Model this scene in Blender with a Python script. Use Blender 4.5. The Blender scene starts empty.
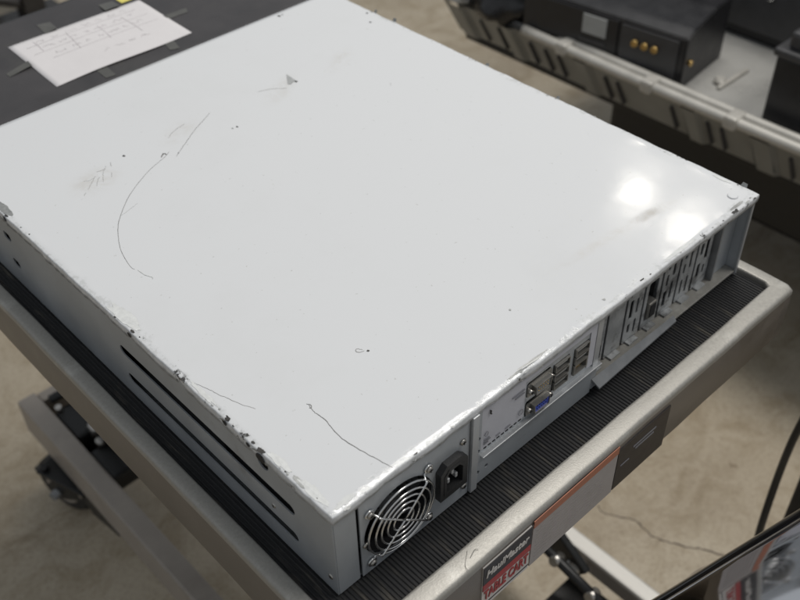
import bpy, bmesh, math, random
from mathutils import Vector, Matrix, noise
from mathutils.geometry import tessellate_polygon
random.seed(7)
S = bpy.context.scene
COL = S.collection
W, D, H = .430, .5113, .080          # server: width, depth of its white cover, height (metres)
FLOOR = -.68
PI = math.pi

# ------------------------------------------------------------------ materials
def mat(name, base, rough=.5, metal=0., var=.12, scale=30., rvar=.1, bump=0., bscale=200., spec=.5, dark=None,
        dthr=.62, dscale=18., coat=0., aniso=None, coords='Object'):
    m = bpy.data.materials.new(name); m.use_nodes = True
    nt = m.node_tree; N = nt.nodes; L = nt.links
    b = N['Principled BSDF']
    b.inputs['Metallic'].default_value = metal
    b.inputs['Specular IOR Level'].default_value = spec
    b.inputs['Coat Weight'].default_value = coat
    tc = N.new('ShaderNodeTexCoord')
    mp = N.new('ShaderNodeMapping'); L.new(tc.outputs[coords], mp.inputs[0])
    if aniso: mp.inputs['Scale'].default_value = aniso
    n1 = N.new('ShaderNodeTexNoise'); n1.inputs['Scale'].default_value = scale; n1.inputs['Detail'].default_value = 6
    n1.inputs['Roughness'].default_value = .65
    L.new(mp.outputs[0], n1.inputs['Vector'])
    r = N.new('ShaderNodeValToRGB')
    lo = [max(0, c*(1-var)) for c in base]; hi = [min(1, c*(1+var)) for c in base]
    r.color_ramp.elements[0].position = .3; r.color_ramp.elements[1].position = .7
    r.color_ramp.elements[0].color = (*lo, 1); r.color_ramp.elements[1].color = (*hi, 1)
    L.new(n1.outputs['Fac'], r.inputs[0])
    out = r.outputs[0]
    if dark:
        n2 = N.new('ShaderNodeTexNoise'); n2.inputs['Scale'].default_value = dscale; n2.inputs['Detail'].default_value = 8
        n2.inputs['Roughness'].default_value = .7
        L.new(mp.outputs[0], n2.inputs['Vector'])
        r2 = N.new('ShaderNodeValToRGB'); r2.color_ramp.elements[0].position = dthr-.06; r2.color_ramp.elements[1].position = dthr+.08
        L.new(n2.outputs['Fac'], r2.inputs[0])
        mx = N.new('ShaderNodeMix'); mx.data_type = 'RGBA'
        L.new(r2.outputs[0], mx.inputs['Factor']); L.new(out, mx.inputs['A']); mx.inputs['B'].default_value = (*dark, 1)
        out = mx.outputs['Result']
    L.new(out, b.inputs['Base Color'])
    mr = N.new('ShaderNodeMapRange'); L.new(n1.outputs['Fac'], mr.inputs[0])
    mr.inputs['From Min'].default_value = .25; mr.inputs['From Max'].default_value = .75
    mr.inputs['To Min'].default_value = max(.02, rough-rvar); mr.inputs['To Max'].default_value = min(1, rough+rvar)
    L.new(mr.outputs[0], b.inputs['Roughness'])
    if bump:
        n3 = N.new('ShaderNodeTexNoise'); n3.inputs['Scale'].default_value = bscale; n3.inputs['Detail'].default_value = 3
        L.new(mp.outputs[0], n3.inputs['Vector'])
        bp = N.new('ShaderNodeBump'); bp.inputs['Strength'].default_value = bump; bp.inputs['Distance'].default_value = .001
        L.new(n3.outputs['Fac'], bp.inputs['Height']); L.new(bp.outputs[0], b.inputs['Normal'])
    m['bsdf'] = 1
    return m

M = {}
M['steel'] = mat('galvanised_steel', (.385, .405, .425), .40, .36, .10, 14, .08, .05, 300, dark=(.27, .27, .27), dthr=.66, dscale=9)
M['steel_light'] = mat('bright_steel', (.47, .48, .49), .36, .45, .08, 25, .08, .05, 300)
M['steel_dark'] = mat('dull_steel', (.24, .245, .25), .5, .4, .15, 60, .1, .05, 300)
M['slot'] = mat('slot_cover_steel', (.42, .43, .435), .38, .4, .25, 60, .12, .06, 250, dark=(.14, .14, .14), dthr=.56, dscale=55)
M['chrome'] = mat('wire_chrome', (.72, .72, .72), .2, 1., .08, 60, .06)
M['screw'] = mat('screw_metal', (.46, .44, .41), .32, .9, .15, 200, .08)
M['black_plastic'] = mat('black_plastic', (.018, .018, .019), .42, 0, .2, 60, .08, .1, 700)
M['recess_shade'] = mat('recess_shade_black', (.012, .012, .013), .7, 0, .2, 60)  # flat near-black that stands for shade inside holes, sockets and screw slots
M['fan'] = mat('fan_plastic', (.022, .022, .024), .3, 0, .2, 60)
M['blue'] = mat('blue_plastic', (.035, .07, .42), .4, 0, .1, 60)
M['port'] = mat('port_shell', (.30, .29, .27), .38, .7, .12, 120)
M['gold'] = mat('brass_contact', (.62, .42, .16), .3, 1., .1, 80)
M['iolabel'] = mat('white_port_label', (.50, .50, .54), .5, 0, .05, 60, .05)
M['print'] = mat('grey_print', (.2, .2, .22), .6, 0, .1, 60)
M['black_cover'] = mat('black_front_paint', (.037, .0345, .0365), .5, 0, .2, 22, .1, .12, 500, dark=(.046, .044, .042), dthr=.62, dscale=12)
M['paper'] = mat('paper', (.61, .592, .60), .85, 0, .02, 20, .05, .2, 120)
M['ink'] = mat('pencil_ink', (.50, .465, .48), .8, 0, .1, 80)
M['tape'] = mat('frosted_tape', (.075, .074, .068), .38, 0, .2, 60, .1)
M['yellow'] = mat('yellow_note', (.62, .55, .14), .8, 0, .05, 30)
M['rubber'] = mat('ribbed_rubber', (.017, .017, .018), .75, 0, .35, 55, .1, .3, 900, dark=(.085, .076, .062), dthr=.61, dscale=26, aniso=(6, .6, 1))
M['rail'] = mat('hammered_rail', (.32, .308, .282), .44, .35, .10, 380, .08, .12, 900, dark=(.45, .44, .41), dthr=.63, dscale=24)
M['rail_side_shaded'] = mat('rail_side_shaded', (.175, .155, .135), .42, .3, .12, 30, .08, .12, 600, dark=(.14, .12, .10), dthr=.62, dscale=16)  # rim metal darkened, shade of the upright faces mixed into its colour
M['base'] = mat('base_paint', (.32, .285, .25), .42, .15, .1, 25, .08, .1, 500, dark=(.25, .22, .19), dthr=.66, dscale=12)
M['base_lit'] = mat('base_paint_lit', (.58, .56, .52), .45, .2, .08, 30, .08, .1, 500, dark=(.3, .28, .26), dthr=.67, dscale=14)  # base paint with the light on the right rail mixed into its colour
M['black_steel'] = mat('black_steel', (.014, .014, .014), .4, .2, .3, 60, .1, .15, 400)
M['caster_rubber'] = mat('caster_rubber', (.02, .019, .018), .6, 0, .3, 60, .1)
M['label_red'] = mat('label_red', (.33, .030, .028), .45, 0, .12, 90, .05, dark=(.45, .2, .18), dthr=.72, dscale=120)
M['label_black'] = mat('label_black', (.016, .012, .0115), .45, 0, .2, 90, .05)
M['label_white'] = mat('label_white', (.56, .53, .50), .5, 0, .08, 60, .05, dark=(.40, .37, .34), dthr=.66, dscale=60)
M['label_grey'] = mat('warning_label', (.33, .30, .285), .5, 0, .06, 60, .05, dark=(.25, .22, .2), dthr=.68, dscale=50)
M['faint_print'] = mat('faint_print', (.27, .245, .23), .6, 0, .1, 60)
M['label_orange'] = mat('label_orange', (.36, .135, .075), .5, 0, .1, 60, .05)
M['tray'] = mat('tray_plate', (.44, .435, .415), .3, .25, .12, 9, .12, .08, 300, dark=(.36, .35, .32), dthr=.62, dscale=6)
M['skirt'] = mat('tray_skirt', (.235, .235, .22), .5, .1, .12, 18, .1, .08, 300)
M['tube'] = mat('tray_rim_tube', (.46, .445, .41), .42, .2, .1, 30, .1)
M['bag'] = mat('black_bag', (.012, .012, .013), .28, 0, .3, 40, .1, .3, 60)
M['lcd'] = mat('grey_display', (.36, .37, .37), .3, 0, .06, 60, .05)
M['satin_black'] = mat('satin_black', (.016, .016, .018), .36, 0, .2, 30, .1, .06, 500)
M['grey_black'] = mat('worn_black', (.050, .050, .053), .42, 0, .15, 25, .1, .06, 400)
M['gloss'] = mat('polished_dark_metal', (.80, .80, .82), .05, 1., .04, 6, .02)
M['frame_black'] = mat('gloss_black_frame', (.006, .006, .007), .08, 0, .1, 20, .02, coat=1.0)
M['cable'] = mat('cable_rubber', (.012, .012, .012), .45, 0, .2, 60)
M['post'] = mat('dark_post', (.045, .042, .04), .4, .4, .15, 40, .1)
M['rust'] = mat('old_wood', (.10, .07, .045), .7, 0, .25, 30, .1)
M['scratch'] = mat('scratch_mark', (.16, .155, .15), .5, .3, .2, 90)
M['scratch_soft'] = mat('faint_scratch', (.36, .355, .35), .5, .1, .1, 90)
M['chip'] = mat('bare_chip', (.045, .043, .040), .45, .5, .3, 300)
M['flap_grey'] = mat('lifted_paint', (.36, .37, .37), .4, .1, .12, 200)
M['peel'] = mat('peeled_primer', (.60, .61, .605), .5, 0, .10, 200, bump=.15, bscale=500)
M['chip_grey'] = mat('grey_chip', (.30, .305, .30), .4, .4, .2, 300)

def paint_material():
    """white cover paint: glossy, worn to bare steel in patches along the three free edges, brown rub marks"""
    m = bpy.data.materials.new('white_cover_paint'); m.use_nodes = True
    nt = m.node_tree; N = nt.nodes; L = nt.links; b = N['Principled BSDF']
    tc = N.new('ShaderNodeTexCoord'); sp = N.new('ShaderNodeSeparateXYZ'); L.new(tc.outputs['Object'], sp.inputs[0])
    def math_(op, a, c=None, d=None):
        n = N.new('ShaderNodeMath'); n.operation = op
        for i, v in enumerate((a, c, d)):
            if v is None: continue
            if isinstance(v, (int, float)): n.inputs[i].default_value = v
            else: L.new(v, n.inputs[i])
        return n.outputs[0]
    def nz(scale, detail=6, rough=.6, dist=0.):
        n = N.new('ShaderNodeTexNoise'); n.inputs['Scale'].default_value = scale; n.inputs['Detail'].default_value = detail
        n.inputs['Roughness'].default_value = rough; n.inputs['Distortion'].default_value = dist
        L.new(tc.outputs['Object'], n.inputs['Vector']); return n.outputs['Fac']
    def ramp(v, a, c):
        n = N.new('ShaderNodeMapRange'); n.interpolation_type = 'SMOOTHSTEP'; L.new(v, n.inputs[0])
        n.inputs['From Min'].default_value = a; n.inputs['From Max'].default_value = c; return n.outputs[0]
    def mixc(f, A, B):
        n = N.new('ShaderNodeMix'); n.data_type = 'RGBA'; L.new(f, n.inputs['Factor'])
        for k, v in (('A', A), ('B', B)):
            if isinstance(v, tuple): n.inputs[k].default_value = (*v, 1)
            else: L.new(v, n.inputs[k])
        return n.outputs['Result']
    X, Y = sp.outputs[0], sp.outputs[1]
    dl = X; dr = math_('SUBTRACT', W, X); dn = Y
    d = math_('MINIMUM', math_('MINIMUM', dl, dr), dn)
    big = nz(16, 5, .7); fine = nz(170, 6, .75); mid = nz(55, 6, .7)
    # wear band whose width wanders with the large noise
    band = math_('MULTIPLY', ramp(big, .42, .72), .010)
    band = math_('ADD', band, .0012)
    inside = math_('SUBTRACT', 1.0, ramp(math_('DIVIDE', d, band), .35, 1.05))
    grey = math_('MULTIPLY', inside, ramp(fine, .47, .60))
    chip = math_('MULTIPLY', math_('MULTIPLY', math_('SUBTRACT', 1.0, ramp(d, .0005, .0045)), ramp(mid, .585, .64)), ramp(fine, .42, .5))
    # faint cloudy dirt
    dirt = math_('MULTIPLY', ramp(nz(7, 8, .7), .50, .75), .22)
    speck = math_('MULTIPLY', ramp(nz(330, 2, .5), .735, .76), .5)
    c = mixc(dirt, (.626, .636, .650), (.56, .566, .566))
    c = mixc(speck, c, (.40, .40, .38))
    # brown rub marks at the places the photograph shows them
    tot = None
    for (cx, cy, rx, ry, a, st) in ((.2666, .386, .030, .012, .5, .55), (.3414, .39, .028, .011, .5, .45), (.1623, .391, .026, .016, .3, .40),
                                    (.072, .378, .024, .018, .2, .75), (.350, .042, .030, .0055, -.12, 1.0), (.300, .046, .055, .006, -.08, .5)):
        mp = N.new('ShaderNodeMapping'); mp.vector_type = 'TEXTURE'; L.new(tc.outputs['Object'], mp.inputs[0])
        mp.inputs['Location'].default_value = (cx, cy, H); mp.inputs['Rotation'].default_value = (0, 0, a); mp.inputs['Scale'].default_value = (rx, ry, 1)
        ln = N.new('ShaderNodeVectorMath'); ln.operation = 'LENGTH'; L.new(mp.outputs[0], ln.inputs[0])
        f = math_('MULTIPLY', math_('SUBTRACT', 1.0, ramp(ln.outputs['Value'], .1, 1.25)), st)
        tot = f if tot is None else math_('MAXIMUM', tot, f)
    rub = math_('MULTIPLY', tot, ramp(nz(60, 8, .75, .6), .36, .66))
    c = mixc(math_('MULTIPLY', rub, .62), c, (.44, .41, .36))
    c = mixc(math_('MULTIPLY', grey, .75), c, (.50, .51, .51))
    c = mixc(chip, c, (.05, .048, .045))
    L.new(c, b.inputs['Base Color'])
    rg = math_('ADD', math_('ADD', .075, math_('MULTIPLY', nz(11, 6, .7), .07)), math_('MULTIPLY', rub, .32))
    L.new(rg, b.inputs['Roughness'])
    b.inputs['Specular IOR Level'].default_value = .5
    bp = N.new('ShaderNodeBump'); bp.inputs['Strength'].default_value = .35; bp.inputs['Distance'].default_value = .0012
    hgt = math_('ADD', math_('MULTIPLY', grey, -.10), math_('ADD', math_('ADD', math_('MULTIPLY', nz(9, 3, .5), .8), math_('MULTIPLY', nz(34, 3, .6), .14)), math_('MULTIPLY', nz(420, 2, .5), .03)))
    L.new(hgt, bp.inputs['Height']); L.new(bp.outputs[0], b.inputs['Normal'])
    return m
M['paint'] = paint_material()

def floor_material():
    m = bpy.data.materials.new('stained_concrete'); m.use_nodes = True
    nt = m.node_tree; N = nt.nodes; L = nt.links; b = N['Principled BSDF']
    tc = N.new('ShaderNodeTexCoord')
    def nz(scale, detail=8, rough=.65, dist=0., st=(1, 1, 1)):
        mp = N.new('ShaderNodeMapping'); mp.inputs['Scale'].default_value = st; L.new(tc.outputs['Object'], mp.inputs[0])
        n = N.new('ShaderNodeTexNoise'); n.inputs['Scale'].default_value = scale; n.inputs['Detail'].default_value = detail
        n.inputs['Roughness'].default_value = rough; n.inputs['Distortion'].default_value = dist
        L.new(mp.outputs[0], n.inputs['Vector']); return n.outputs['Fac']
    def rp(v, *st):
        r = N.new('ShaderNodeValToRGB'); L.new(v, r.inputs[0])
        while len(r.color_ramp.elements) < len(st): r.color_ramp.elements.new(.5)
        for e, (p, c) in zip(r.color_ramp.elements, st): e.position = p; e.color = (*c, 1)
        return r.outputs[0]
    def mul(A, B, f=1.):
        n = N.new('ShaderNodeMix'); n.data_type = 'RGBA'; n.blend_type = 'MULTIPLY'; n.inputs['Factor'].default_value = f
        L.new(A, n.inputs['A']); L.new(B, n.inputs['B']); return n.outputs['Result']
    c = rp(nz(3.0, 8, .6, .6), (.28, (.325, .268, .192)), (.5, (.41, .35, .262)), (.72, (.485, .425, .33)))
    c = mul(c, rp(nz(14, 8, .7, .8), (.35, (.77, .735, .67)), (.54, (1, 1, 1))))
    c = mul(c, rp(nz(9, 8, .75, .3, (.35, 1.6, 1)), (.30, (.62, .57, .50)), (.42, (1, 1, 1))))
    c = mul(c, rp(nz(160, 4, .7), (.30, (.82, .80, .78)), (.55, (1, 1, 1))))
    c = mul(c, rp(nz(420, 3, .6), (.30, (.60, .57, .52)), (.40, (1, 1, 1))))
    c = mul(c, rp(nz(38, 4, .6), (.24, (.55, .5, .42)), (.30, (1, 1, 1))))
    L.new(c, b.inputs['Base Color'])
    r = N.new('ShaderNodeMapRange'); L.new(nz(6), r.inputs[0]); r.inputs['To Min'].default_value = .42; r.inputs['To Max'].default_value = .72
    L.new(r.outputs[0], b.inputs['Roughness'])
    bp = N.new('ShaderNodeBump'); bp.inputs['Strength'].default_value = .25; bp.inputs['Distance'].default_value = .002
    L.new(nz(90), bp.inputs['Height']); L.new(bp.outputs[0], b.inputs['Normal'])
    return m
M['floor'] = floor_material()

# ------------------------------------------------------------------ mesh helpers
class MB:
    def __init__(s): s.bm = bmesh.new(); s.mats = []
    def mi(s, m):
        if m not in s.mats: s.mats.append(m)
        return s.mats.index(m)
    def _fin(s, faces, m):
        i = s.mi(m)
        for f in faces: f.material_index = i
    def box(s, lo, hi, m='steel', bev=0., rot=None, c=None, seg=2):
        t = bmesh.new(); bmesh.ops.create_cube(t, size=1)
        lo, hi = Vector(lo), Vector(hi)
        for v in t.verts: v.co = Vector([(lo[i]+hi[i])/2 + v.co[i]*(hi[i]-lo[i]) for i in range(3)])
        if bev: bmesh.ops.bevel(t, geom=t.edges[:], offset=bev, segments=seg, affect='EDGES', profile=.6)
        if rot is not None:
            cc = Vector(c) if c is not None else (lo+hi)/2
            for v in t.verts: v.co = rot @ (v.co-cc) + cc
        return s.add(t, m)
    def add(s, t, m, mx=None, smooth=None):
        i = s.mi(m); vm = {}
        for v in t.verts: vm[v] = s.bm.verts.new(mx @ v.co if mx is not None else v.co)
        for f in t.faces:
            try:
                g = s.bm.faces.new([vm[v] for v in f.verts]); g.material_index = i; g.smooth = f.smooth if smooth is None else smooth
            except ValueError: pass
        t.free(); return s
    def cyl(s, a, b, r, m='steel', n=20, r2=None, bev=0.):
        a, b = Vector(a), Vector(b); d = b-a; t = bmesh.new()
        bmesh.ops.create_cone(t, cap_ends=True, segments=n, radius1=r, radius2=r if r2 is None else r2, depth=d.length)
        if bev:
            es = [e for e in t.edges if len(e.link_faces) == 2 and any(len(f.verts) > 4 for f in e.link_faces)]
            bmesh.ops.bevel(t, geom=es, offset=bev, segments=2, affect='EDGES')
        for f in t.faces: f.smooth = len(f.verts) == 4
        mx = Matrix.Translation((a+b)/2) @ d.to_track_quat('Z', 'Y').to_matrix().to_4x4()
        return s.add(t, m, mx)
    def tube(s, pts, r, m='chrome', n=8, closed=False, flat=1.):
        pts = [Vector(p) for p in pts]; k = len(pts); rings = []; i = s.mi(m)
        up = None
        for j, p in enumerate(pts):
            if closed: d = pts[(j+1) % k]-pts[j-1]
            else: d = pts[min(j+1, k-1)]-pts[max(j-1, 0)]
            d.normalize()
            if up is None:
                up = Vector((0, 0, 1)) if abs(d.z) < .9 else Vector((1, 0, 0))
            x = d.cross(up).normalized(); y = x.cross(d).normalized(); up = y
            rr = r[j] if isinstance(r, (list, tuple)) else r
            rings.append([s.bm.verts.new(p + x*rr*math.cos(2*PI*q/n) + y*rr*flat*math.sin(2*PI*q/n)) for q in range(n)])
        for j in range(k if closed else k-1):
            A, B = rings[j], rings[(j+1) % k]
            for q in range(n):
                f = s.bm.faces.new((A[q], A[(q+1) % n], B[(q+1) % n], B[q])); f.smooth = True; f.material_index = i
        if not closed:
            for R in (rings[0][::-1], rings[-1]):
                f = s.bm.faces.new(R); f.material_index = i
        return s
    def plate(s, outer, holes, t, o, ux, uy, m='steel'):
        """flat sheet with real holes; outer / holes are 2-D loops in the (ux, uy) plane at o, thickness t along ux x uy reversed"""
        o, ux, uy = Vector(o), Vector(ux), Vector(uy); nrm = ux.cross(uy).normalized(); i = s.mi(m)
        loops = [list(outer)] + [list(h) for h in holes]
        tri = tessellate_polygon([[Vector((p[0], p[1], 0)) for p in l] for l in loops])
        flat = [p for l in loops for p in l]
        F = [s.bm.verts.new(o + ux*p[0] + uy*p[1]) for p in flat]
        B = [s.bm.verts.new(o + ux*p[0] + uy*p[1] - nrm*t) for p in flat]
        for a in tri:
            p = [Vector((flat[q][0], flat[q][1])) for q in a]
            ar = (p[1]-p[0]).cross(p[2]-p[0])
            if abs(ar) < 1e-13: continue
            q = a if ar > 0 else a[::-1]
            for V, idx in ((F, q), (B, q[::-1])):
                try: s.bm.faces.new([V[k] for k in idx]).material_index = i
                except ValueError: pass
        b = 0
        for l in loops:
            for k in range(len(l)):
                a, c = b+k, b+(k+1) % len(l)
                try: s.bm.faces.new((F[a], F[c], B[c], B[a])).material_index = i
                except ValueError: pass
            b += len(l)
        return s
    def build(s, name, parent=None, loc=None, smooth_angle=None):
        bmesh.ops.recalc_face_normals(s.bm, faces=s.bm.faces[:])
        me = bpy.data.meshes.new(name); s.bm.to_mesh(me); s.bm.free()
        for m in s.mats: me.materials.append(M[m])
        o = bpy.data.objects.new(name, me); COL.objects.link(o)
        if parent: o.parent = parent
        if loc: o.location = loc
        return o

def rect(x0, z0, x1, z1): return [(x0, z0), (x1, z0), (x1, z1), (x0, z1)]
def rrect(x0, z0, x1, z1, r, n=5):
    out = []
    for cx, cz, a in ((x1-r, z0+r, -90), (x1-r, z1-r, 0), (x0+r, z1-r, 90), (x0+r, z0+r, 180)):
        for k in range(n+1):
            t = math.radians(a + 90*k/n); out.append((cx+r*math.cos(t), cz+r*math.sin(t)))
    return out
def circ(cx, cz, r, n=28): return [(cx+r*math.cos(2*PI*k/n), cz+r*math.sin(2*PI*k/n)) for k in range(n)]

def thing(name, label, cat, loc=(0, 0, 0), group=None, rz=0):
    o = bpy.data.objects.new(name, None); COL.objects.link(o); o.location = loc; o.rotation_euler.z = rz
    o.empty_display_size = .05
    o['label'] = label; o['category'] = cat
    if group: o['group'] = group
    return o
def tag(o, label, cat, group=None):
    o['label'] = label; o['category'] = cat
    if group: o['group'] = group
    return o
def copy_tree(o, parent=None):
    c = o.copy(); COL.objects.link(c)
    if parent: c.parent = parent
    for ch in list(o.children): copy_tree(ch, c)
    return c

def text_mesh(name, body, size, m, parent, loc, shear=0., bold=0., width=None, ex=.0002):
    cu = bpy.data.curves.new(name, 'FONT'); cu.body = body; cu.size = size; cu.shear = shear; cu.offset = bold; cu.extrude = ex
    cu.align_x = 'LEFT'; cu.align_y = 'BOTTOM_BASELINE'
    t = bpy.data.objects.new(name, cu); COL.objects.link(t)
    dg = bpy.context.evaluated_depsgraph_get(); me = bpy.data.meshes.new_from_object(t.evaluated_get(dg))
    bpy.data.objects.remove(t)
    me.materials.clear(); me.materials.append(M[m])
    xs = [v.co.x for v in me.vertices]
    if width:
        k = width/(max(xs)-min(xs))
        for v in me.vertices: v.co.x = (v.co.x-min(xs))*k
    for v in me.vertices: v.co = Vector((v.co.x, -v.co.z, v.co.y))
    o = bpy.data.objects.new(name, me); COL.objects.link(o); o.parent = parent; o.location = loc
    return o

def spline(pts, n=6):
    """Catmull-Rom through the points"""
    P = [Vector(p) for p in pts]; out = []
    for i in range(len(P)-1):
        p0, p1, p2, p3 = P[max(i-1, 0)], P[i], P[i+1], P[min(i+2, len(P)-1)]
        for k in range(n):
            t = k/n
            out.append(.5*((2*p1)+(-p0+p2)*t+(2*p0-5*p1+4*p2-p3)*t*t+(-p0+3*p1-3*p2+p3)*t**3))
    out.append(P[-1]); return out

# ------------------------------------------------------------------ the floor
f = MB()
i = f.mi('floor')
f.bm.faces.new([f.bm.verts.new(p) for p in ((-14, -14, FLOOR), (16, -14, FLOOR), (16, 18, FLOOR), (-14, 18, FLOOR))])
fl = f.build('floor'); fl['kind'] = 'structure'
c = MB()
ck = [(.6166, .1917), (.6137, .1745), (.6239, .1548), (.6354, .1363), (.6316, .1157), (.6324, .0935), (.6429, .0717), (.6577, .048), (.6651, .0362), (.69, -.02), (.70, -.10)]
pts = []
for p in spline([(x, y, FLOOR+.0003) for x, y in ck], 6):
    pts.append(p + Vector((random.uniform(-.0015, .0015), random.uniform(-.0015, .0015), 0)))
M['crack'] = mat('crack_dirt', (.13, .105, .08), .9, 0, .3, 90)
c.tube(pts, [random.uniform(.0006, .0016) for _ in pts], 'crack', 5, flat=.25)
ckob = c.build('floor_crack', fl)

# ------------------------------------------------------------------ the rack server
server = thing('rack_server', 'white topped low steel rack server with scratched lid and chrome fan guard', 'server')

# chassis: walls, bottom, flanges
b = MB()
def slot2(y0, y1, z0, z1): return rrect(y0, z0, y1, z1, (z1-z0)/2*.98)
LW = [slot2(.036, .232, .0425, .0515), slot2(.036, .231, .0150, .0240), rrect(.393, .049, .405, .0565, .003), rrect(.393, .021, .405, .0285, .003),
      rrect(.60, .049, .612, .0565, .003), circ(.063, .0695, .0052)]
b.plate(rect(0, 0, .69, .0765), LW, .001, (0, 0, 0), (0, 1, 0), (0, 0, 1), 'steel')                 # left wall
b.plate(rect(0, 0, .69, .0765), [], .001, (W, 0, 0), (0, 1, 0), (0, 0, 1), 'steel')                 # right wall
b.box((.001, .001, .0005), (W-.001, .689, .0018), 'steel')                                          # bottom
b.box((.001, .689, .0), (W-.001, .69, .0765), 'steel_dark')                                         # front wall
b.box((.0150, .002, .002), (.0160, .129, .074), 'recess_shade'); b.box((.0120, .1315, .002), (.0130, .688, .074), 'recess_shade')
b.box((.0165, .130, .002), (W-.001, .131, .074), 'recess_shade')                                      # black baffles added here and above to keep the vent slots dark
b.plate(rect(.0, .0005, .0162, .0765), [], .001, (0, -.0004, 0), (1, 0, 0), (0, 0, 1), 'steel')       # left rear flange
b.box((.1105, -.0035, .001), (.1165, .010, .0745), 'steel_light', .0006)                            # post beside the power supply
b.plate(rect(.1170, .001, .1215, .0745), [circ(.1193, .046, .0017, 10), circ(.1193, .034, .0017, 10), circ(.1193, .012, .0022, 10)], .001, (0, -.0008, 0), (1, 0, 0), (0, 0, 1), 'steel')
b.plate([(.1215, .001), (.238, .001), (.238, .0265), (.1215, .0265)], [circ(.128, .0125, .0017, 10)], .001, (0, -.0008, 0), (1, 0, 0), (0, 0, 1), 'steel')      # lower rear panel
b.box((.1218, -.0032, .0262), (.2455, .002, .0276), 'steel_light', .0004)                           # bright folded edge under the ports
b.box((.238, .0, .0022), (.4285, .0128, .0040), 'rail', .0003)                                      # ledge before the slots
b.box((.2375, -.0006, .004), (.2435, .0128, .0745), 'steel_light', .0004)                           # pillar between ports and slots
b.plate(rect(.4035, .0042, .4288, .0745), [], .001, (0, .0095, 0), (1, 0, 0), (0, 0, 1), 'steel')    # plain plate at the right end
b.box((.4020, .0060, .0042), (.4040, .0130, .0745), 'steel_dark', .0004)
b.box((.2435, .0125, .0665), (.402, .0140, .0745), 'steel')                                         # strip over the slots
b.box((.4275, -.001, .0005), (.4302, .0005, .0765), 'steel_light', .0003)
b.box((.2435, .020, .0040), (.402, .021, .0665), 'recess_shade')
chassis = b.build('chassis', server)

# hinged tab under the slots
b = MB()
t = bmesh.new()
vs = [t.verts.new(p) for p in ((.2385, -.0008, .0140), (.3400, -.0008, .0110), (.3395, -.0040, .0075), (.2410, -.0070, .0075),
                               (.2385, -.0008, .0126), (.3400, -.0008, .0096), (.3395, -.0040, .0061), (.2410, -.0070, .0061))]
for q in ((0, 1, 2, 3), (7, 6, 5, 4), (0, 4, 5, 1), (1, 5, 6, 2), (2, 6, 7, 3), (3, 7, 4, 0)): t.faces.new([vs[k] for k in q])
b.add(t, 'steel_dark')
b.box((.2390, -.0009, .0035), (.3395, .0004, .0092), 'steel')
b.build('hinged_tab', server)

# slot covers
def slot_cover(i):
    x0 = .2455 + i*.02235; x1 = x0+.0196
    q = MB(); holes = []
    rnd = random.Random(40+i)
    if i in (0, 3):                                             # one wide cut-out with a connector behind
        holes.append(rrect(x0+.0035, .012, x0+.0155, .050, .002, 3))
    elif i != 1:
        for cx in (.0055, .0130):
            z0 = .009+rnd.uniform(0, .007)
            while z0 < .050:
                h = rnd.uniform(.009, .022); w_ = rnd.uniform(.0013, .0024)
                holes.append(rrect(x0+cx-w_, z0, x0+cx+w_, min(z0+h, .060), .0012, 3)); z0 += h+rnd.uniform(.004, .009)
    q.plate(rrect(x0, .0050, x1, .0660, .0015, 2), holes, .0009, (0, .0108, 0), (1, 0, 0), (0, 0, 1), 'slot')
    q.box((x0+.001, .0112, .0595), (x1-.001, .0165, .0608), 'slot')
    q.box((x0+.0012, .0112, .0052), (x0+.0020, .0180, .0640), 'slot')
    if i in (0, 3): q.box((x0+.0048, .0085, .0140), (x0+.0142, .0160, .0300), 'port', .001); q.box((x0+.0062, .0080, .0160), (x0+.0128, .0084, .0280), 'recess_shade')
    q.box((x0+.004, .0062, .0042), (x0+.0150, .0107, .0056), 'slot')
    return q.build('slot_cover', server)
for k in range(7): slot_cover(k)

# port label and port plate
b = MB()
io_holes = [rrect(.1655, .0480, .1895, .0620, .002, 3), rrect(.1655, .0290, .1895, .0440, .002, 3), rect(.1920, .0345, .2090, .0600), rect(.2140, .0345, .2300, .0600)]
b.plate(rect(.1217, .0277, .2374, .0745), io_holes, .0008, (0, .0006, 0), (1, 0, 0), (0, 0, 1), 'steel')
b.box((.1220, .0105, .029), (.237, .0115, .066), 'recess_shade')
io = b.build('port_plate', server)
b = MB()
b.plate(rrect(.1222, .0325, .1636, .0700, .0008, 2), [], .0006, (0, -.0002, 0), (1, 0, 0), (0, 0, 1), 'iolabel')
b.box((.1222, -.0001, .0655), (.2372, .0003, .0735), 'iolabel')                       # printed strip along the top
b.box((.2306, -.0001, .0300), (.2372, .0003, .0655), 'iolabel')
for k in range(9): b.box((.1250+k*.0042, -.0005, .0315), (.1274+k*.0042, .0003, .0327), 'recess_shade')
lab = b.build('port_label', io)
for cx, cz, r in ((.1262, .046, .0016), (.1595, .0405, .0021)):
    b = MB(); b.tube([(cx+r*math.cos(a*PI/8), -.0010, cz+r*1.25*math.sin(a*PI/8)) for a in range(16)], .00022, 'print', 5, closed=True); b.build('printed_ring', lab)
for x0, z0, w in ((.1245, .0405, .005), (.1245, .0385, .006), (.153, .0575, .009), (.1245, .0365, .004), (.136, .0355, .004), (.145, .0355, .005), (.150, .0605, .012)):
    b = MB(); b.box((x0, -.0010, z0), (x0+w, -.0005, z0+.0007), 'print'); b.build('printed_mark', lab)
b = MB()
b.tube(spline([(.1285, -.001, .0665), (.1295, -.001, .0655), (.1290, -.001, .0635), (.1300, -.001, .0625)], 3), .0005, 'chip', 5)
b.build('ink_scrawl', lab)

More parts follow.
